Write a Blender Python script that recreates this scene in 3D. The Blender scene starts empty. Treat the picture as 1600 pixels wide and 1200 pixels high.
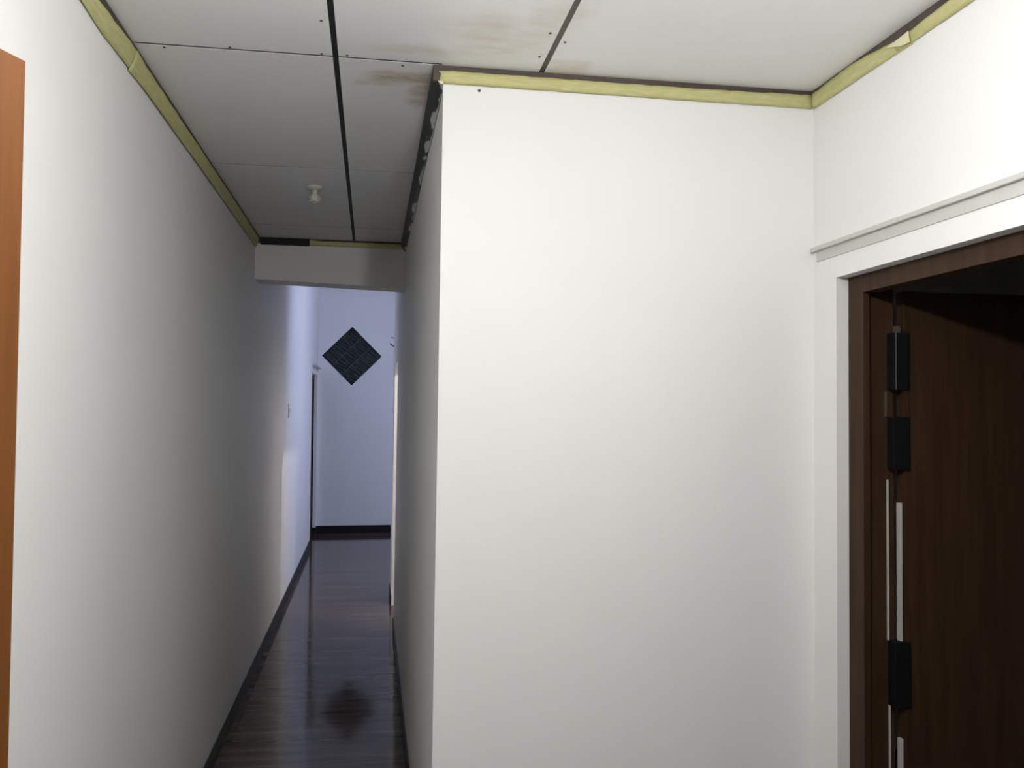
import bpy, bmesh, math, random
from mathutils import Vector, Matrix
random.seed(7)
S = bpy.context.scene
C = S.collection
V = Vector

# ---------------------------------------------------------------- camera
YAW, PIT, ROL, FPX = 0.1604, 0.0292, 0.0081, 1358.86
CAM_Z = 1.668
F0 = V((math.sin(YAW), math.cos(YAW), 0)); R0 = V((math.cos(YAW), -math.sin(YAW), 0)); U0 = V((0, 0, 1))
Fw = F0*math.cos(PIT) + U0*math.sin(PIT); Uw = U0*math.cos(PIT) - F0*math.sin(PIT)
Rr = R0*math.cos(ROL) + Uw*math.sin(ROL); Ur = Uw*math.cos(ROL) - R0*math.sin(ROL)
cd = bpy.data.cameras.new('camera'); cam = bpy.data.objects.new('camera', cd); C.objects.link(cam)
cam.matrix_world = Matrix(((Rr.x, Ur.x, -Fw.x, 0), (Rr.y, Ur.y, -Fw.y, 0), (Rr.z, Ur.z, -Fw.z, CAM_Z), (0, 0, 0, 1)))
cd.sensor_width = 36; cd.lens = 36*FPX/1600; cd.clip_start = .05
S.camera = cam
# ---------------------------------------------------------------- world, exposure
w = bpy.data.worlds.new('night'); S.world = w; w.use_nodes = True
w.node_tree.nodes['Background'].inputs[0].default_value = (.012, .014, .02, 1)
w.node_tree.nodes['Background'].inputs[1].default_value = .3
S.view_settings.view_transform = 'Standard'; S.view_settings.look = 'None'
S.view_settings.exposure = 0.0; S.view_settings.gamma = 1; S.view_settings.use_curve_mapping = False
ROOM_BULB, HALL_LAMP, BULB = 1080.0, 220.0, 2050.0       # radiance of the lamps that light the room, the hall and the side room

# ---------------------------------------------------------------- materials
def mat(name, col, rough=.6, spec=.4, emit=None, estr=0):
    m = bpy.data.materials.new(name); m.use_nodes = True
    b = m.node_tree.nodes['Principled BSDF']
    b.inputs['Base Color'].default_value = (*col, 1); b.inputs['Roughness'].default_value = rough
    b.inputs['Specular IOR Level'].default_value = spec
    if emit:
        b.inputs['Emission Color'].default_value = (*emit, 1); b.inputs['Emission Strength'].default_value = estr
    return m
def N(m, t, **kw):
    n = m.node_tree.nodes.new(t)
    for k, v in kw.items():
        if k.startswith('i_'):
            key = k[2:]; n.inputs[int(key) if key.isdigit() else key].default_value = v
        else: setattr(n, k, v)
    return n
def LK(m, a, b): m.node_tree.links.new(a, b)
def bsdf(m): return m.node_tree.nodes['Principled BSDF']
def position(m): return N(m, 'ShaderNodeNewGeometry').outputs['Position']
def scaled(m, vec, s):
    n = N(m, 'ShaderNodeVectorMath', operation='MULTIPLY'); LK(m, vec, n.inputs[0]); n.inputs[1].default_value = s
    return n.outputs[0]
def ramp(m, fac, stops):
    r = N(m, 'ShaderNodeValToRGB'); e = r.color_ramp.elements
    e[0].position, e[0].color = stops[0][0], (*stops[0][1], 1); e[1].position, e[1].color = stops[-1][0], (*stops[-1][1], 1)
    for p, c in stops[1:-1]:
        q = e.new(p); q.color = (*c, 1)
    LK(m, fac, r.inputs[0]); return r.outputs[0]
def noise(m, vec, scale, detail=4, rough=.55):
    n = N(m, 'ShaderNodeTexNoise'); n.inputs['Scale'].default_value = scale
    n.inputs['Detail'].default_value = detail; n.inputs['Roughness'].default_value = rough
    LK(m, vec, n.inputs['Vector']); return n.outputs['Fac']
def bump(m, h, strength, dist=.002):
    b = N(m, 'ShaderNodeBump'); b.inputs['Strength'].default_value = strength; b.inputs['Distance'].default_value = dist
    LK(m, h, b.inputs['Height']); LK(m, b.outputs[0], bsdf(m).inputs['Normal'])
def mix(m, fac, a, b):
    x = N(m, 'ShaderNodeMix', data_type='RGBA'); LK(m, fac, x.inputs[0])
    for i, v in ((6, a), (7, b)):
        if isinstance(v, tuple): x.inputs[i].default_value = (*v, 1)
        else: LK(m, v, x.inputs[i])
    return x.outputs[2]

def paint(name, c1, c2, rough=.55):
    m = mat(name, c1, rough, .35); p = position(m)
    n = noise(m, p, 1.3, 5)
    LK(m, ramp(m, n, [(.3, c2), (.7, c1)]), bsdf(m).inputs['Base Color'])
    bump(m, noise(m, p, 26, 6), .12, .004)
    return m
M_WALL = paint('white_wall_paint', (.885, .884, .874), (.86, .858, .848))

# ceiling board: off-white with brown water stains of their own shape, placed by position in the room
def ceiling_board():
    m = mat('ceiling_board', (.7, .69, .66), .42, .4); p = position(m)
    base = ramp(m, noise(m, p, 2.0, 5), [(.3, (.835, .832, .818)), (.7, (.88, .878, .868))])
    warp = N(m, 'ShaderNodeTexNoise'); warp.inputs['Scale'].default_value = 6; warp.inputs['Detail'].default_value = 6
    LK(m, p, warp.inputs['Vector'])
    off = N(m, 'ShaderNodeVectorMath', operation='SUBTRACT'); LK(m, warp.outputs['Color'], off.inputs[0]); off.inputs[1].default_value = (.5, .5, .5)
    off2 = scaled(m, off.outputs[0], (.16, .16, 0))
    add = N(m, 'ShaderNodeVectorMath', operation='ADD'); LK(m, p, add.inputs[0]); LK(m, off2, add.inputs[1])
    col = base
    streak = ramp(m, noise(m, scaled(m, p, (7, 22, 1)), 1.0, 6, .65), [(.3, (.15, .15, .15)), (.62, (1, 1, 1))])
    for (cx, cy, rx, ry, ang, strength, sc, soft) in (
            (.07, 2.715, .15, .075, -.25, .95, (.42, .33, .2), .8), (.155, 2.80, .05, .17, 0, .8, (.42, .32, .2), .8),
            (.33, 2.37, .20, .16, .6, .6, (.62, .53, .38), .8), (.12, 2.50, .15, .05, 0, .4, (.6, .5, .36), .9),
            (.57, 2.53, .09, .07, 0, .5, (.62, .53, .38), .8), (.48, 2.22, .08, .16, .1, .5, (.62, .53, .38), .9)):
        sub = N(m, 'ShaderNodeVectorMath', operation='SUBTRACT'); LK(m, add.outputs[0], sub.inputs[0]); sub.inputs[1].default_value = (cx, cy, 2.7)
        rot = N(m, 'ShaderNodeVectorRotate', rotation_type='Z_AXIS'); LK(m, sub.outputs[0], rot.inputs['Vector']); rot.inputs['Angle'].default_value = -ang
        ln = N(m, 'ShaderNodeVectorMath', operation='LENGTH'); LK(m, scaled(m, rot.outputs[0], (1/rx, 1/ry, 0)), ln.inputs[0])
        mr = N(m, 'ShaderNodeMapRange', interpolation_type='SMOOTHSTEP'); LK(m, ln.outputs['Value'], mr.inputs[0])
        mr.inputs[1].default_value = 1.15; mr.inputs[2].default_value = 1.15 - soft; mr.inputs[3].default_value = 0; mr.inputs[4].default_value = strength
        mu = N(m, 'ShaderNodeMath', operation='MULTIPLY'); LK(m, mr.outputs[0], mu.inputs[0]); LK(m, streak, mu.inputs[1])
        col = mix(m, mu.outputs[0], col, sc)
    LK(m, col, bsdf(m).inputs['Base Color'])
    bump(m, noise(m, p, 40, 5), .06, .003)
    return m
M_BOARD = ceiling_board()
M_BLACK = mat('black_joint', (.012, .012, .013), .6, .3)
M_BROWNSTRIP = mat('brown_joint', (.10, .082, .07), .5, .3)
M_VOID = mat('roof_void', (.02, .018, .016), .9, .1)

def wood(name, dark, light, axis=2, scale=1.0, rough=.4, spec=.5):
    m = mat(name, dark, rough, spec); p = position(m)
    st = [22*scale]*3; st[axis] = 1.6*scale
    n = noise(m, scaled(m, p, tuple(st)), 1.6, 7, .6)
    LK(m, ramp(m, n, [(.28, dark), (.5, tuple((a+b)/2 for a, b in zip(dark, light))), (.72, light)]), bsdf(m).inputs['Base Color'])
    bump(m, n, .1, .001); return m
M_ORANGE = wood('orange_brown_wood', (.105, .036, .008), (.175, .066, .016), 2, .7, .5, .12)
M_DARKWOOD = wood('dark_stained_wood', (.034, .017, .009), (.062, .033, .018), 2, 1, .5, .15)
M_MOULD = wood('brown_ceiling_moulding', (.062, .048, .040), (.12, .095, .08), 0, .8, .55, .3)

def painted_black_mould():
    m = mat('black_moulding_with_paint_smears', (.02, .02, .022), .5, .4); p = position(m)
    sep = N(m, 'ShaderNodeSeparateXYZ'); LK(m, p, sep.inputs[0])
    low = N(m, 'ShaderNodeMapRange'); LK(m, sep.outputs['Z'], low.inputs[0])
    low.inputs[1].default_value = 2.666; low.inputs[2].default_value = 2.646; low.inputs[3].default_value = -.20; low.inputs[4].default_value = .17
    n = noise(m, scaled(m, p, (14, 5, 34)), 1.0, 5, .6)
    ad = N(m, 'ShaderNodeMath', operation='ADD'); LK(m, n, ad.inputs[0]); LK(m, low.outputs[0], ad.inputs[1])
    st = N(m, 'ShaderNodeMapRange'); LK(m, ad.outputs[0], st.inputs[0]); st.inputs[1].default_value = .60; st.inputs[2].default_value = .66
    LK(m, mix(m, st.outputs[0], (.018, .019, .021), (.62, .61, .58)), bsdf(m).inputs['Base Color'])
    return m
M_SMEAR = painted_black_mould()

def tape_mat():
    m = mat('yellow_masking_tape', (.55, .52, .24), .62, .25); p = position(m)
    LK(m, ramp(m, noise(m, scaled(m, p, (9, 9, 60)), 2.2, 5), [(.3, (.52, .50, .22)), (.6, (.60, .575, .29)), (.8, (.68, .65, .37))]), bsdf(m).inputs['Base Color'])
    bump(m, noise(m, scaled(m, p, (60, 60, 160)), 1.2, 4), .25, .0015); return m
M_TAPE = tape_mat()
M_TAPEBACK = mat('pale_tape_back', (.80, .77, .50), .6, .2)

def floor_mat():
    m = mat('glossy_wood_look_floor', (.06, .045, .038), .10, .2); p = position(m)
    n1 = noise(m, scaled(m, p, (.9, 17, 1)), 1.0, 7, .62)
    n2 = noise(m, scaled(m, p, (.5, 3.2, 1)), 1.0, 3)
    c = ramp(m, n1, [(.3, (.050, .034, .026)), (.5, (.105, .073, .057)), (.68, (.19, .136, .108))])
    c2 = mix(m, ramp(m, n2, [(.3, (.0, .0, .0)), (.7, (.6, .6, .6))]), c, (.10, .075, .066))
    n3 = noise(m, scaled(m, p, (.35, 5.5, 1)), 1.0, 3, .7)
    c2 = mix(m, ramp(m, n3, [(.38, (0, 0, 0)), (.62, (.75, .75, .75))]), c2, (.045, .031, .025))
    LK(m, c2, bsdf(m).inputs['Base Color'])
    LK(m, ramp(m, n1, [(.3, (.055, .055, .055)), (.75, (.13, .13, .13))]), bsdf(m).inputs['Roughness'])
    bump(m, n1, .02, .001); return m
M_FLOOR = floor_mat()
M_SKIRT = mat('dark_skirting_tile', (.016, .015, .015), .4, .2)
M_PLASTIC = mat('cream_plastic', (.74, .72, .64), .4, .5)
M_METAL = mat('worn_steel', (.42, .40, .38), .34, .5); bsdf(M_METAL).inputs['Metallic'].default_value = .9
M_NAIL = mat('rusty_nail', (.08, .055, .04), .6, .3)
M_MORTAR = mat('thin_grey_mortar', (.13, .14, .16), .8, .2)
def glass_block():
    m = mat('dark_ribbed_glass', (.010, .016, .017), .16, .5); p = position(m)
    wv = N(m, 'ShaderNodeTexWave', bands_direction='DIAGONAL'); wv.inputs['Scale'].default_value = 9; wv.inputs['Distortion'].default_value = 5
    wv.inputs['Detail'].default_value = 3; LK(m, scaled(m, p, (1, .0, 1.4)), wv.inputs['Vector'])
    bump(m, wv.outputs['Fac'], .25, .005)
    LK(m, ramp(m, wv.outputs['Fac'], [(.75, (.008, .013, .014)), (.98, (.03, .05, .045))]), bsdf(m).inputs['Base Color'])
    return m
M_GLASS = glass_block()
M_GREYTRIM = mat('light_grey_trim', (.60, .595, .56), .45, .4)

# ---------------------------------------------------------------- mesh helpers
def add_box(bm, lo, hi, skip=()):
    x0, y0, z0 = lo; x1, y1, z1 = hi
    vs = [bm.verts.new(p) for p in ((x0,y0,z0),(x1,y0,z0),(x1,y1,z0),(x0,y1,z0),(x0,y0,z1),(x1,y0,z1),(x1,y1,z1),(x0,y1,z1))]
    for f in ((0,3,2,1),(4,5,6,7),(0,1,5,4),(1,2,6,5),(2,3,7,6),(3,0,4,7)): bm.faces.new([vs[i] for i in f])
def boxes(*bs):
    bm = bmesh.new()
    for lo, hi in bs: add_box(bm, lo, hi)
    return bm
def obj(name, bm, material, parent=None, bevel=0, smooth=False):
    bmesh.ops.recalc_face_normals(bm, faces=bm.faces)
    if bevel: bmesh.ops.bevel(bm, geom=list(bm.edges), offset=bevel, segments=2, affect='EDGES', profile=.6)
    me = bpy.data.meshes.new(name); bm.to_mesh(me); bm.free()
    if smooth:
        for p in me.polygons: p.use_smooth = True
    if material: me.materials.append(material)
    o = bpy.data.objects.new(name, me); C.objects.link(o)
    if parent: o.parent = parent
    return o
def tag(o, label, cat=None, group=None, kind=None):
    o['label'] = label
    if cat: o['category'] = cat
    if group: o['group'] = group
    if kind: o['kind'] = kind
    return o
def struct(name, bm, material, label, cat, **k): return tag(obj(name, bm, material, **k), label, cat, kind='structure')
def empty(name, loc, label, cat, group=None, kind=None, rotz=0):
    o = bpy.data.objects.new(name, None); C.objects.link(o); o.location = loc; o.rotation_euler = (0, 0, rotz)
    o.empty_display_size = .1
    return tag(o, label, cat, group, kind)
def lathe(prof, seg=28, flip=1):
    bm = bmesh.new(); rings = []
    for r, z in prof:
        rings.append([bm.verts.new((r*math.cos(2*math.pi*i/seg), r*math.sin(2*math.pi*i/seg), z)) for i in range(seg)])
    for a, b in zip(rings, rings[1:]):
        for i in range(seg): bm.faces.new((a[i], a[(i+1) % seg], b[(i+1) % seg], b[i]))
    bm.faces.new(rings[0][::-1]); bm.faces.new(rings[-1]); return bm
def prism(prof, p0, p1, out, m0=0, m1=0):
    """profile of (out, down) pairs swept from p0 to p1; m0/m1 = mitre (length added per unit of out)"""
    bm = bmesh.new(); p0, p1, out = V(p0), V(p1), V(out); d = (p1-p0).normalized(); ends = []
    for p, mm in ((p0, -m0), (p1, m1)):
        ends.append([bm.verts.new(p + out*o - V((0, 0, dn)) + d*(mm*o)) for o, dn in prof])
    n = len(prof)
    for i in range(n): bm.faces.new((ends[0][i], ends[0][(i+1) % n], ends[1][(i+1) % n], ends[1][i]))
    bm.faces.new(ends[0][::-1]); bm.faces.new(ends[1]); return bm
def tube(pts, r, seg=8):
    bm = bmesh.new(); rings = []
    pts = [V(p) for p in pts]
    for i, p in enumerate(pts):
        d = (pts[min(i+1, len(pts)-1)] - pts[max(i-1, 0)]).normalized()
        a = d.cross(V((.3, .2, 1))).normalized(); b = d.cross(a)
        rings.append([bm.verts.new(p + (a*math.cos(t)+b*math.sin(t))*r) for t in [2*math.pi*k/seg for k in range(seg)]])
    for a, b in zip(rings, rings[1:]):
        for i in range(seg): bm.faces.new((a[i], a[(i+1) % seg], b[(i+1) % seg], b[i]))
    bm.faces.new(rings[0][::-1]); bm.faces.new(rings[-1]); return bm

# ---------------------------------------------------------------- the shell (metres; camera stands at x = y = 0)
XL, XC, YF, XR, H = -.706, .203, 2.597, 1.401, 2.701      # left wall, corridor's right wall, facing wall, right wall, ceiling
YB, D, YE, HH = 5.439, 11.886, 8.0, 3.5                 # beam, end wall, end of corridor's right wall, hall ceiling
LEAN = -.016                                              # the corridor's right wall is a little out of plumb
BACK = -2.2

fl = struct('floor', boxes(((-2.2, BACK-.15, -.08), (4.2, D+.3, 0))), M_FLOOR, 'dark glossy wood-look floor running down the corridor', 'floor')

# left wall with an opening beside the camera and the far one
o1, o2 = (-.56, .27), (10.72, 11.80)
struct('wall_left', boxes(((XL-.14, BACK, 0), (XL, o1[0], HH)), ((XL-.14, o1[0], 2.09), (XL, o1[1], HH)), ((XL-.14, o1[1], 0), (XL, o2[0], HH)),
       ((XL-.14, o2[0], 2.09), (XL, o2[1], HH)), ((XL-.14, o2[1], 0), (XL, D+.12, HH))), M_WALL, 'long white painted wall on the corridor side with the light switch', 'wall')
# facing wall (front of the projecting block), left edge following the lean
def lean_box(bm, x0, x1, y0, y1, z0, z1, l0=True, l1=True):
    def sh(z, on): return LEAN*(1 - z/2.7) if on else 0
    c = [(x0+sh(z0, l0), y0, z0), (x1+sh(z0, l1), y0, z0), (x1+sh(z0, l1), y1, z0), (x0+sh(z0, l0), y1, z0),
         (x0+sh(z1, l0), y0, z1), (x1+sh(z1, l1), y0, z1), (x1+sh(z1, l1), y1, z1), (x0+sh(z1, l0), y1, z1)]
    vs = [bm.verts.new(p) for p in c]
    for f in ((0,3,2,1),(4,5,6,7),(0,1,5,4),(1,2,6,5),(2,3,7,6),(3,0,4,7)): bm.faces.new([vs[i] for i in f])
bm = bmesh.new(); lean_box(bm, XC, XR+.14, YF, YF+.12, 0, H+.1, True, False)
wf = struct('wall_front', bm, M_WALL, 'broad bright white wall facing into the room under the tape', 'wall')
dn, df = 6.67, 7.48                                        # doorway of the lit side room
bm = bmesh.new()
lean_box(bm, XC, XC+.12, YF+.12, dn, 0, HH); lean_box(bm, XC, XC+.12, dn, df, 2.03, HH); lean_box(bm, XC, XC+.12, df, YE, 0, HH)
struct('wall_corridor', bm, M_WALL, 'white corridor wall behind the block corner under the bare black moulding', 'wall')
# right wall with the dark doorway
r0, r1, RT = 1.58, 2.46, 2.08
wr = struct('wall_right', boxes(((XR, BACK, 0), (XR+.14, r0, H+.1)), ((XR, r0, RT), (XR+.14, r1, H+.1)), ((XR, r1, 0), (XR+.14, YF, H+.1))),
            M_WALL, 'white wall holding the dark doorway', 'wall')
struct('wall_back', boxes(((XL-.14, BACK-.12, 0), (XR+.14, BACK, H+.1))), M_WALL, 'white wall behind the viewer closing the room', 'wall')

# end wall with a square window set on its corner
WC, HD = V((-.262, D, 2.368)), .396
bm = bmesh.new()
xa, xb = XL-.14, 3.3
ring = [bm.verts.new(p) for p in ((xa, D, 0), (xb, D, 0), (xb, D, HH), (xa, D, HH))]
dia = [bm.verts.new(WC + V(p)) for p in ((0, 0, -HD), (HD, 0, 0), (0, 0, HD), (-HD, 0, 0))]
for i in range(4):
    j = (i+1) % 4
    bm.faces.new((ring[i], ring[j], dia[i])); bm.faces.new((ring[j], dia[j], dia[i]))
front = list(bm.faces)
r = bmesh.ops.extrude_face_region(bm, geom=front)
bmesh.ops.translate(bm, vec=(0, .12, 0), verts=[e for e in r['geom'] if isinstance(e, bmesh.types.BMVert)])
struct('wall_end', bm, M_WALL, 'bluish lit white wall at the corridor end with the diamond window', 'wall')
# hall and side room, mostly out of sight
struct('wall_hall', boxes(((xb, YE, 0), (xb+.12, D+.12, HH))), M_WALL, 'white wall on the far side of the hall', 'wall')
struct('wall_divider', boxes(((XC+.12, YE-.12, 0), (xb+.12, YE, HH))), M_WALL, 'white wall between the hall and the lit side room', 'wall')
struct('wall_side_room', boxes(((2.3, 5.0, 0), (2.42, YE-.12, HH)), ((XC+.12, 4.88, 0), (2.42, 5.0, HH))), M_WALL, 'white walls of the lit side room', 'wall')
struct('wall_dark_room', boxes(((3.4, .3, 0), (3.52, 4.0, H+.1)), ((XR+.14, .18, 0), (3.52, .3, H+.1)), ((XR+.14, 4.0, 0), (3.52, 4.12, H+.1)), ((XR+.02, YF+.12, 0), (XR+.14, 4.12, H+.1))),
       M_WALL, 'unlit walls of the dark room behind the open door', 'wall')
struct('ceiling_dark_room', boxes(((XR+.14, .18, H+.1), (3.52, 4.12, H+.15))), M_WALL, 'unlit ceiling of the dark room behind the open door', 'ceiling')
struct('ceiling_hall', boxes(((XL-.14, YB+.24, HH), (xb+.12, D+.12, HH+.06))), M_WALL, 'high white ceiling of the hall beyond the beam', 'ceiling')
struct('wall_behind_left', boxes(((-2.1, -1.6, 0), (-2.0, 1.2, HH)), ((-2.1, 10.3, 0), (-2.0, 12.2, HH))), M_WALL, 'unlit walls of the rooms behind the left doors', 'wall')

# beam across the corridor, its underside a little out of level
bm = bmesh.new()
vs = [bm.verts.new(p) for p in ((XL, YB, 2.447), (XC, YB, 2.417), (XC, YB+.2, 2.417), (XL, YB+.2, 2.447), (XL, YB, HH), (XC, YB, HH), (XC, YB+.2, HH), (XL, YB+.2, HH))]
for f in ((0,3,2,1),(4,5,6,7),(0,1,5,4),(1,2,6,5),(2,3,7,6),(3,0,4,7)): bm.faces.new([vs[i] for i in f])
struct('wall_beam', bm, M_WALL, 'short white beam crossing the corridor below the ceiling boards', 'beam')

# ceiling: dark void above, single boards with open joints below
ce = struct('ceiling', boxes(((XL-.1, BACK-.1, H+.012), (XR+.14, YB, H+.06))), M_VOID, 'ceiling of white boards with dark joints and brown water stains', 'ceiling')
xs = [XL, -.116, .5025, XR]
ys = [BACK, -1.11, .12, 1.35, 2.582, 3.812, 5.043, YB]
boards = []
for i in range(len(xs)-1):
    for j in range(len(ys)-1):
        x0, x1, y0, y1 = xs[i], xs[i+1], ys[j], ys[j+1]
        if y0 > 2.5:
            if x0 > XC: continue
            x1 = min(x1, XC)
        elif y1 > 2.5 and x0 > -.2: y1 = YF if x0 > .3 else y1
        g = .0085; gy = lambda y: .0055 if abs(y-2.582) < .01 else .0046
        a0 = x0 + (g if i else 0); a1 = x1 - (g if x1 in xs[1:-1] else 0)
        if x0 < .3 and y1 > 2.5 and x1 > XC and y0 < 2.5:      # board reaching the block corner
            pass
        boards.append(obj('ceiling_board', boxes(((a0, y0+gy(y0), H), (a1, y1-gy(y1), H+.011))), M_BOARD, ce))
# small infill between joint and facing wall right of the corner
obj('ceiling_board', boxes(((XC-.005, 2.5762, H+.0002), (.5025-.0085, YF, H+.011))), M_BOARD, ce)
for x, y0, y1, mm in ((-.116, BACK, YB, M_BLACK), (.5025, BACK, YF, M_BROWNSTRIP)):
    obj('joint_strip', boxes(((x-.0085, y0, H+.0015), (x+.0085, y1, H+.014))), mm, ce)
for y in ys[1:-1]:
    obj('joint_strip', boxes(((XL, y-.007, H+.0010), (XC if y > 2.5 else XR, y+.007, H+.0145))), M_BLACK, ce)
nb = lathe([(.0045, -.0012), (.0035, -.002), (.0042, .001)], 8); nail0 = None
for x, y in ((-.144, 2.344), (-.155, 2.566), (-.082, 2.564), (-.413, 2.566), (.472, 2.311), (.525, 2.361), (.474, 2.473), (.081, 2.612), (-.60, 2.60)):
    if nail0 is None: nail0 = obj('nail', nb, M_NAIL, ce); o = nail0
    else: o = nail0.copy(); C.objects.link(o)
    o.location = (x, y, H)
nl = nail0.copy(); C.objects.link(nl); nl.parent = wf; nl.location = (.312, YF-.001, 2.634); nl.rotation_euler = (math.radians(-90), 0, 0)

# skirtings
SK = .088
def skirt(name, lo, hi, label): struct(name, boxes((lo, hi)), M_SKIRT, label, 'baseboard', bevel=.002)
skirt('baseboard_left', (XL, o1[1], 0), (XL+.008, o2[0], SK), 'dark tile skirting along the long left wall')
skirt('baseboard_end', (XL, D-.012, 0), (xb, D, SK+.01), 'dark skirting along the end wall below the diamond window')
skirt('baseboard_corridor', (XC+LEAN-.008, YF, 0), (XC+LEAN+.004, dn, SK), 'dark tile skirting along the corridor wall behind the corner')
skirt('baseboard_hall', (XC+LEAN-.008, df, 0), (XC+LEAN+.004, YE, SK), 'short dark skirting past the lit side doorway')
skirt('baseboard_front', (XC+LEAN, YF-.008, 0), (XR, YF, SK), 'dark tile skirting under the broad facing wall')
skirt('baseboard_right', (XR-.008, BACK, 0), (XR, r0, SK), 'dark tile skirting on the wall before the dark doorway')

# ceiling mouldings
def mould(n, prof, p0, p1, out, m, label, m0=0, m1=0): return struct(n, prism(prof, p0, p1, out, m0, m1), m, label, 'moulding')
thin = [(0, 0), (.009, 0), (.007, .046), (0, .048)]
beam_p = [(0, 0), (.009, 0), (.007, .032), (0, .034)]
wide = [(0, 0), (.026, 0), (.022, .012), (.004, .047), (0, .049)]
fat = [(0, 0), (.031, 0), (.030, .022), (.014, .048), (0, .055)]
mould('trim_1', wide, (XL, BACK, H), (XL, YB, H), (1, 0, 0), M_MOULD, 'brown ceiling moulding along the long left wall behind the tape')
mould('trim_2', thin, (XC-.031, YF, H), (XR, YF, H), (0, -1, 0), M_MOULD, 'brown ceiling moulding above the broad facing wall', 0, -1)
mould('trim_3', thin, (XR, YF, H), (XR, BACK, H), (-1, 0, 0), M_MOULD, 'brown ceiling moulding above the dark doorway wall', -1, 0)
mould('trim_4', fat, (XC, YF, H), (XC, YB, H), (-1, 0, 0), M_SMEAR, 'bare black ceiling moulding smeared with white paint along the corridor')
mould('trim_5', beam_p, (XL+.005, YB, H), (XC-.006, YB, H), (0, -1, 0), M_MOULD, 'ceiling moulding across the top of the beam')
mould('trim_6', [(0, 0), (.016, 0), (.014, .040), (0, .043)], (-.675, YB, H), (-.384, YB, H), (0, -1, 0), M_BLACK, 'short bare black strip on the beam beside the tape')
# plaster crack: thin raised dark line beside the black moulding
pts = []
for i in range(15):
    t = i/14; pts.append((XC-.0005, YF+.02+t*1.9, H-.066-.008*math.sin(t*9)-.004*math.sin(t*31)))
obj('plaster_crack', tube(pts, .0022, 5), M_BLACK, bpy.data.objects['wall_corridor'])

# ---------------------------------------------------------------- masking tape
def tape(label, p0, p1, out, top, low, off, n=60, seed=1, flap=None, name='masking_tape', mesh_low_off=None):
    """strip stuck over the moulding: top/low = lists of (t, distance below the ceiling), off(d) = distance from the wall at depth d below the ceiling"""
    rnd = random.Random(seed); p0, p1, out = V(p0), V(p1), V(out)
    def lerp(tab, t):
        for (a, va), (b, vb) in zip(tab, tab[1:]):
            if t <= b: return va + (vb-va)*(t-a)/max(b-a, 1e-6)
        return tab[-1][1]
    bm = bmesh.new(); rows = []
    K = 5
    for i in range(n+1):
        t = i/n; a = lerp(top, t) + rnd.uniform(-.0011, .0011); b = lerp(low, t) + rnd.uniform(-.0006, .0006)
        end = rnd.uniform(-.004, .004)
        row = []
        for k in range(K):
            d = a + (b-a)*k/(K-1)
            puff = .0018 + .0012*math.sin(t*37+k*1.3+seed)*math.sin(math.pi*k/(K-1)) + rnd.uniform(0, .0005)
            p = p0 + (p1-p0)*t + out*(off(d)+puff) - V((0, 0, d))
            if i in (0, n): p += (p1-p0).normalized()*rnd.uniform(-.004, .004)
            row.append(bm.verts.new(p))
        rows.append(row)
    for r, s in zip(rows, rows[1:]):
        for k in range(K-1): bm.faces.new((r[k], r[k+1], s[k+1], s[k]))
    o = obj(name, bm, M_TAPE, smooth=True)
    md = o.modifiers.new('thick', 'SOLIDIFY'); md.thickness = .0005; md.offset = 0
    tag(o, label, 'tape', 'masking tape strips along the ceiling moulding')
    return o
thin_off = lambda d: .009 if d < .045 else max(.0002, .009-(d-.045)*1.0)
beam_off = lambda d: .010 if d < .031 else max(.0002, .010-(d-.031)*1.2)
wide_off = lambda d: .024 if d < .012 else max(.0015, .024 - (d-.012)*.44)
L = XL
t1 = tape('near wrinkled masking tape strip on the left wall moulding with a torn end', (L, .3, H), (L, 2.70, H), (1, 0, 0),
     [(0, .020), (.55, .024), (.79, .025), (.85, .017), (.90, .014), (.955, .008), (1, .010)],
     [(0, .062), (.6, .062), (.8, .058), (.86, .066), (.92, .061), (1, .057)], wide_off, 90, 3)
t2 = tape('longer masking tape strip on the left wall moulding running to the beam', (L+.001, 2.62, H), (L+.001, YB-.012, H), (1, 0, 0),
     [(0, .006), (.03, .012), (.2, .013), (.5, .011), (1, .012)], [(0, .066), (.05, .060), (.4, .058), (1, .061)], wide_off, 90, 5)
t3 = tape('masking tape strip along the top of the broad facing wall', (XC-.012, YF, H), (XR-.010, YF, H), (0, -1, 0),
     [(0, .019), (.02, .016), (.3, .017), (.7, .0175), (1, .013)], [(0, .055), (.03, .054), (.5, .055), (1, .0555)], thin_off, 60, 8)
t4 = tape('sagging masking tape strip from the wall corner to the folded end', (XR, YF-.008, H), (XR, 2.07, H), (-1, 0, 0),
     [(0, .008), (.1, .010), (.25, .006), (.42, .004), (.55, .008), (.8, .022), (1, .036)], [(0, .056), (.3, .058), (.6, .057), (1, .060)], thin_off, 50, 11)
t5 = tape('masking tape strip high on the doorway wall beyond the folded end', (XR-.0008, 2.14, H), (XR-.0008, .2, H), (-1, 0, 0),
     [(0, .034), (.06, .024), (.12, .020), (.3, .018), (1, .017)], [(0, .056), (.5, .056), (1, .055)], thin_off, 70, 13)
t6 = tape('short masking tape strip on the beam across the corridor', (-.386, YB, H), (XC-.012, YB, H), (0, -1, 0),
     [(0, .006), (.1, .012), (1, .011)], [(0, .038), (.3, .040), (1, .041)], beam_off, 30, 17)
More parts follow.
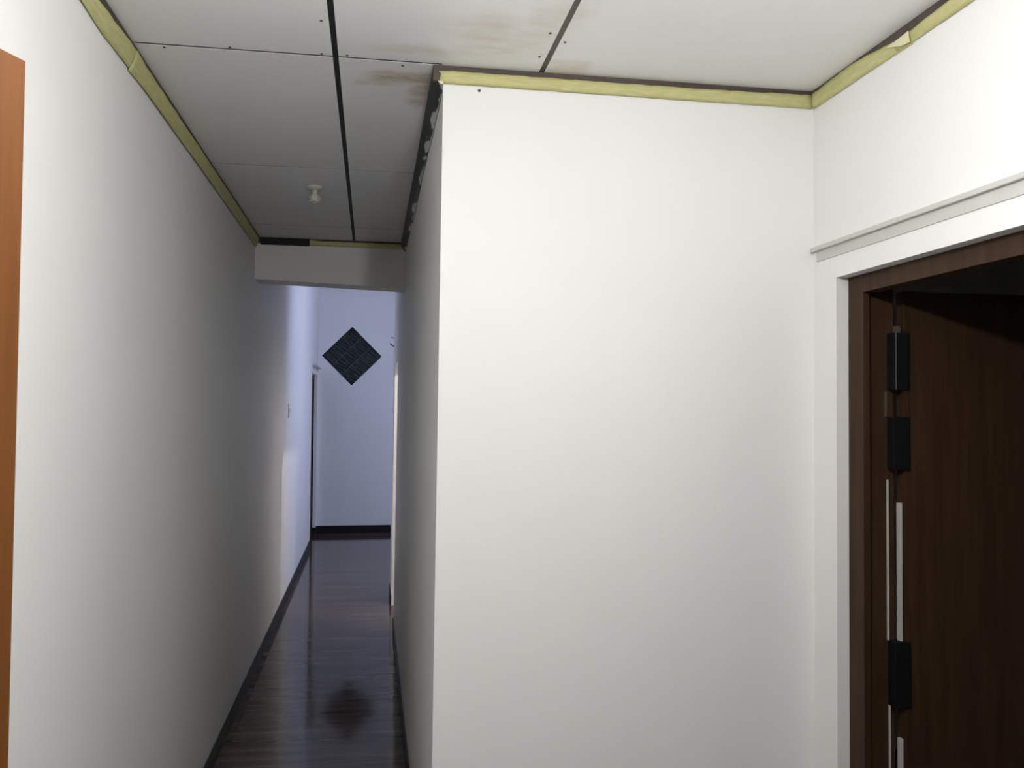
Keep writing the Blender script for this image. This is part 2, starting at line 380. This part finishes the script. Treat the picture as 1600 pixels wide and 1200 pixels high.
# folded-over tape ends (parts of their strips)
def flap(pts, parent):
    bm = bmesh.new(); bm.faces.new([bm.verts.new(p) for p in pts])
    o = obj('folded_end', bm, M_TAPEBACK, parent); md = o.modifiers.new('thick', 'SOLIDIFY'); md.thickness = .001
    return tag(o, 'pale folded tape end')
flap([(XR-.014, 2.175, H-.030), (XR-.022, 2.10, H-.034), (XR-.026, 2.055, H-.034), (XR-.020, 2.058, H-.062), (XR-.018, 2.10, H-.056), (XR-.020, 2.14, H-.042)], t4)
flap([(XC-.018, YF-.011, H-.048), (XC-.002, YF-.013, H-.050), (XC-.001, YF-.012, H-.058), (XC-.010, YF-.012, H-.057)], t3)

# ---------------------------------------------------------------- lampholder on the corridor ceiling
lh = empty('lampholder', (-.272, 4.137, H), 'empty cream plastic lampholder fixed to the corridor ceiling', 'lamp holder')
obj('ceiling_rose', lathe([(.038, 0), (.038, -.004), (.033, -.010), (.022, -.015), (.016, -.016)]), M_PLASTIC, lh, smooth=True)
obj('neck', lathe([(.014, -.013), (.0135, -.03), (.016, -.042)]), M_PLASTIC, lh, smooth=True)
so = obj('socket', lathe([(.016, -.038), (.019, -.045), (.020, -.062), (.024, -.064), (.024, -.072), (.017, -.072), (.016, -.055), (.001, -.055)]), M_PLASTIC, lh)
for a in (20, 200):
    x, y = .022*math.cos(math.radians(a)), .022*math.sin(math.radians(a))
    obj('wire_lug', boxes(((x-.005, y-.005, -.060), (x+.005, y+.005, -.044))), M_METAL, lh, bevel=.001)

# ---------------------------------------------------------------- diamond window of glass blocks
wn = empty('window_1', WC, 'dark diamond-set window of nine glass blocks high on the end wall', 'window', kind='structure')
def in_diamond(o): o.rotation_euler = (0, math.radians(45), 0)
side = HD*math.sqrt(2); q = side/3
o = obj('mortar_grid', boxes(((-side/2+.004, .020, -side/2+.004), (side/2-.004, .075, side/2-.004))), M_MORTAR, wn); in_diamond(o)
fr = bmesh.new(); e = side/2; t = .016
for lo, hi in (((-e, .004, -e), (e, .1, -e+t)), ((-e, .004, e-t), (e, .1, e)), ((-e, .004, -e+t), (-e+t, .1, e-t)), ((e-t, .004, -e+t), (e, .1, e-t))): add_box(fr, lo, hi)
o = obj('window_frame', fr, M_BLACK, wn); in_diamond(o)
iq = (side-2*t)/3; blk = None
for a in (-1, 0, 1):
    for b in (-1, 0, 1):
        if blk is None: blk = o = obj('glass_block', boxes(((-iq/2+.0032, -.02, -iq/2+.0032), (iq/2-.0032, .055, iq/2-.0032))), M_GLASS, wn, bevel=.004)
        else: o = blk.copy(); C.objects.link(o)
        in_diamond(o); cs = math.sqrt(.5); u, v = a*iq, b*iq
        o.location = (cs*u + cs*v, .032, -cs*u + cs*v)

# ---------------------------------------------------------------- doors
# orange-brown leaf swung open beside the camera
hinge = V((XL+.012, .27, 0)); tip = V((-.383, 1.029, 0)); dv = tip-hinge; ln = dv.length
d1 = empty('door_1', hinge, 'orange-brown wooden door leaf standing open against the left wall', 'door', kind='structure', rotz=math.atan2(dv.y, dv.x))
obj('leaf', boxes(((0, 0, .012), (ln, .036, 2.05))), M_ORANGE, d1, bevel=.0015)
for z in (.25, 1.05, 1.85): obj('hinge', boxes(((-.012, .006, z), (.006, .03, z+.1))), M_METAL, d1, bevel=.001)
obj('handle', tube([(ln-.06, -.004, 1.0), (ln-.06, -.045, 1.0), (ln-.09, -.05, 1.0), (ln-.17, -.05, .995)], .008), M_METAL, d1, smooth=True)
obj('handle', tube([(ln-.06, .04, 1.0), (ln-.06, .075, 1.0), (ln-.09, .08, 1.0), (ln-.17, .08, .995)], .008), M_METAL, d1, smooth=True)

# dark doorway on the right: frame set back in a plaster reveal, leaf swung into the unlit room
d2 = empty('door_2', (1.44, r1, 0), 'dark brown wooden door standing open into the unlit room on the right', 'door', kind='structure')
fx0, fx1, fw = 0, .10, .082
def fr_box(n, lo, hi, m=M_DARKWOOD, par=d2, bev=.002): return obj(n, boxes((lo, hi)), m, par, bevel=bev)
fr_box('frame_jamb', (fx0, -fw, 0), (.022, 0, RT)); fr_box('frame_jamb', (fx0, -(r1-r0), 0), (fx1-.05, -(r1-r0)+fw, RT))
fr_box('frame_head', (fx0, -(r1-r0)+fw, RT-.055), (fx1-.05, -fw, RT))
fr_box('rebate_jamb', (.022, -fw+.018, 0), (fx1+.01, 0, RT), M_DARKWOOD); fr_box('rebate_head', (fx1-.05, -(r1-r0)+fw, RT-.033), (fx1+.01, -fw+.022, RT), M_DARKWOOD)
# leaf, opened a little past a right angle
LH = V((.126, -.052, 0))
lf = fr_box('leaf', (LH.x, LH.y-.038, .012), (LH.x+.80, LH.y, 2.03), M_DARKWOOD)
M_HINGE = mat('blackened_hinge', (.006, .007, .008), .6, .15)
M_STRIP = mat('light_grey_strip', (.52, .49, .48), .4, .5)
es = obj('leaf_edge', boxes(((LH.x+.001, LH.y-.0405, .012), (LH.x+.013, LH.y-.036, 1.965))), M_DARKWOOD, d2)
for z0, z1 in ((.80, .992), (1.497, 1.655), (1.735, 1.905)):
    hg = obj('hinge', boxes(((.088, LH.y-.046, z0), (LH.x+.014, LH.y-.006, z1))), M_HINGE, d2, bevel=.002); tag(hg, 'blackened wide door hinge')
for x0, x1, y, z0, z1 in ((.1125, .1205, -.088, .992, 1.40), (.1125, .1205, -.088, .10, .707), (.084, .0885, -.070, .992, 1.467), (.088, .0925, -.070, .10, .80),
                          (.0935, .0970, -.1005, 1.735, 1.905), (.100, .114, -.094, 1.904, 1.926), (.079, .085, -.070, 1.655, 1.73)):
    obj('edge_strip', boxes(((x0, y, z0), (x1, y+.018, z1))), M_METAL if z0 > 1.6 else M_STRIP, d2, bevel=.0008)  # thin pale vertical strips between frame and leaf, upper ones metallic

# far door in the left wall, closed, set back in its reveal
d3 = empty('door_3', (XL-.04, (o2[0]+o2[1])/2, 0), 'narrow dark far door recessed in the left wall beside the end wall', 'door', kind='structure')
hw = (o2[1]-o2[0])/2
obj('frame_jamb', boxes(((-.06, -hw, 0), (0, -hw+.05, 2.09))), M_DARKWOOD, d3); obj('frame_jamb', boxes(((-.06, hw-.05, 0), (0, hw, 2.09))), M_DARKWOOD, d3)
obj('frame_head', boxes(((-.06, -hw+.05, 2.04), (0, hw-.05, 2.09))), M_DARKWOOD, d3)
lf3 = obj('leaf', boxes(((-.05, -hw+.05, .008), (-.012, hw-.05, 2.04))), M_DARKWOOD, d3)
obj('knob', tube([(-.012, -hw+.12, 1.0), (.02, -hw+.12, 1.0)], .02, 12), M_METAL, d3, smooth=True)
obj('skirting_return', boxes(((0, hw-.008, 0), (.044, hw, SK))), M_SKIRT, d3)

# ---------------------------------------------------------------- small fittings
def ledge(name, x_wall, y0, y1, z, out, label):
    e = empty(name, (x_wall, (y0+y1)/2, z), label, 'casing'); h = (y1-y0)/2
    bm = bmesh.new(); add_box(bm, (min(0, out), -h, -.014), (max(0, out), h, 0))
    obj('casing', bm, M_GREYTRIM, e, bevel=.0015)
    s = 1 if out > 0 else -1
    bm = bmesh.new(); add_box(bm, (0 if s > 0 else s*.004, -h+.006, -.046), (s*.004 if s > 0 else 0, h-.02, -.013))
    obj('lower_strip', bm, M_GREYTRIM, e, bevel=.001)  # thin grey strip on the wall just below the casing
    return e
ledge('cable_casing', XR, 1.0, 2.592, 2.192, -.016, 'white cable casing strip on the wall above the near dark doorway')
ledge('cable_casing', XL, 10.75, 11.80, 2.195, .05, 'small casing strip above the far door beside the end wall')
sw = empty('light_switch', (XL, 7.75, 1.64), 'small grey light switch on the left wall before the lit patch', 'light switch')
obj('switch_plate', boxes(((0, -.043, -.06), (.009, .043, .06))), M_PLASTIC, sw, bevel=.003)
obj('rocker', boxes(((.008, -.014, -.022), (.014, .014, .022))), M_PLASTIC, sw, bevel=.002)
tag(obj('electric_wire', tube([(XC+.01, YE-.03, 2.245), (XC-.006, YE+.0, 2.236), (XC-.022, YE+.02, 2.246), (XC-.036, YE+.03, 2.262)], .005), M_BLACK, smooth=True),
    'lower thick stub of black wire poking from the corridor wall end', 'wire', 'wire stubs at the wall end')
tag(obj('electric_wire', tube([(XC+.012, YE-.06, 2.30), (XC-.004, YE-.04, 2.304), (XC-.018, YE-.03, 2.312), (XC-.030, YE-.02, 2.316)], .0032), mat('grey_wire', (.16, .14, .15), .5), smooth=True),
    'upper thin stub of grey wire poking from the corridor wall end', 'wire', 'wire stubs at the wall end')

# ---------------------------------------------------------------- lamps (out of the picture)
def batten(name, c, length, axis, col, strength, label):
    e = empty(name, c, label, 'light'); e.rotation_euler = (0, 0, math.pi/2 if axis == 'y' else 0); h = length/2
    obj('housing', boxes(((-h-.02, -.02, -.03), (h+.02, .02, 0))), M_PLASTIC, e, bevel=.003)
    bm = tube([(-h, 0, -.05), (-h*.5, 0, -.05), (h*.5, 0, -.05), (h, 0, -.05)], .016, 14)
    obj('tube', bm, mat(name+'_glow', (.9, .9, .9), .5, .2, col, strength), e, smooth=True)
    for s in (-1, 1): obj('end_cap', boxes(((s*h-.012, -.018, -.07), (s*h+.012, .018, -.028))), M_PLASTIC, e, bevel=.002)
    return e
hl = batten('hall_batten_light_offscreen', (1.9, 8.9, 2.6), 1.2, 'y', (.60, .67, 1), HALL_LAMP, 'lit bluish batten light hanging below the hall ceiling')
for x in (-.4, .4): obj('rod', tube([(x, 0, 0), (x, 0, .45), (x, 0, HH-2.6)], .005), M_PLASTIC, hl)
def bulb(name, loc, drop, r, col, strength, label):
    e = empty(name, loc, label, 'light')
    obj('cord', tube([(0, 0, 0), (0, 0, -drop*.5), (0, 0, -drop+.08)], .004), M_BLACK, e)
    obj('socket', lathe([(.02, -drop+.03), (.022, -drop+.08), (.012, -drop+.10)], 16), M_PLASTIC, e)
    bm = bmesh.new(); bmesh.ops.create_uvsphere(bm, u_segments=16, v_segments=10, radius=r); bmesh.ops.translate(bm, vec=(0, 0, -drop), verts=bm.verts)
    obj('bulb', bm, mat('bulb_glow', (.9, .9, .9), .5, .2, col, strength), e, smooth=True)
bulb('room_bulb_light_offscreen', (.34, 1.0, H), .36, .035, (1, .992, .975), ROOM_BULB, 'lit white bulb hanging from the middle of the room ceiling')
bulb('side_room_bulb_light_offscreen', (1.12, 6.2, HH), HH-2.62, .03, (1, .92, .87), BULB, 'lit warm bulb hanging in the side room off the corridor')
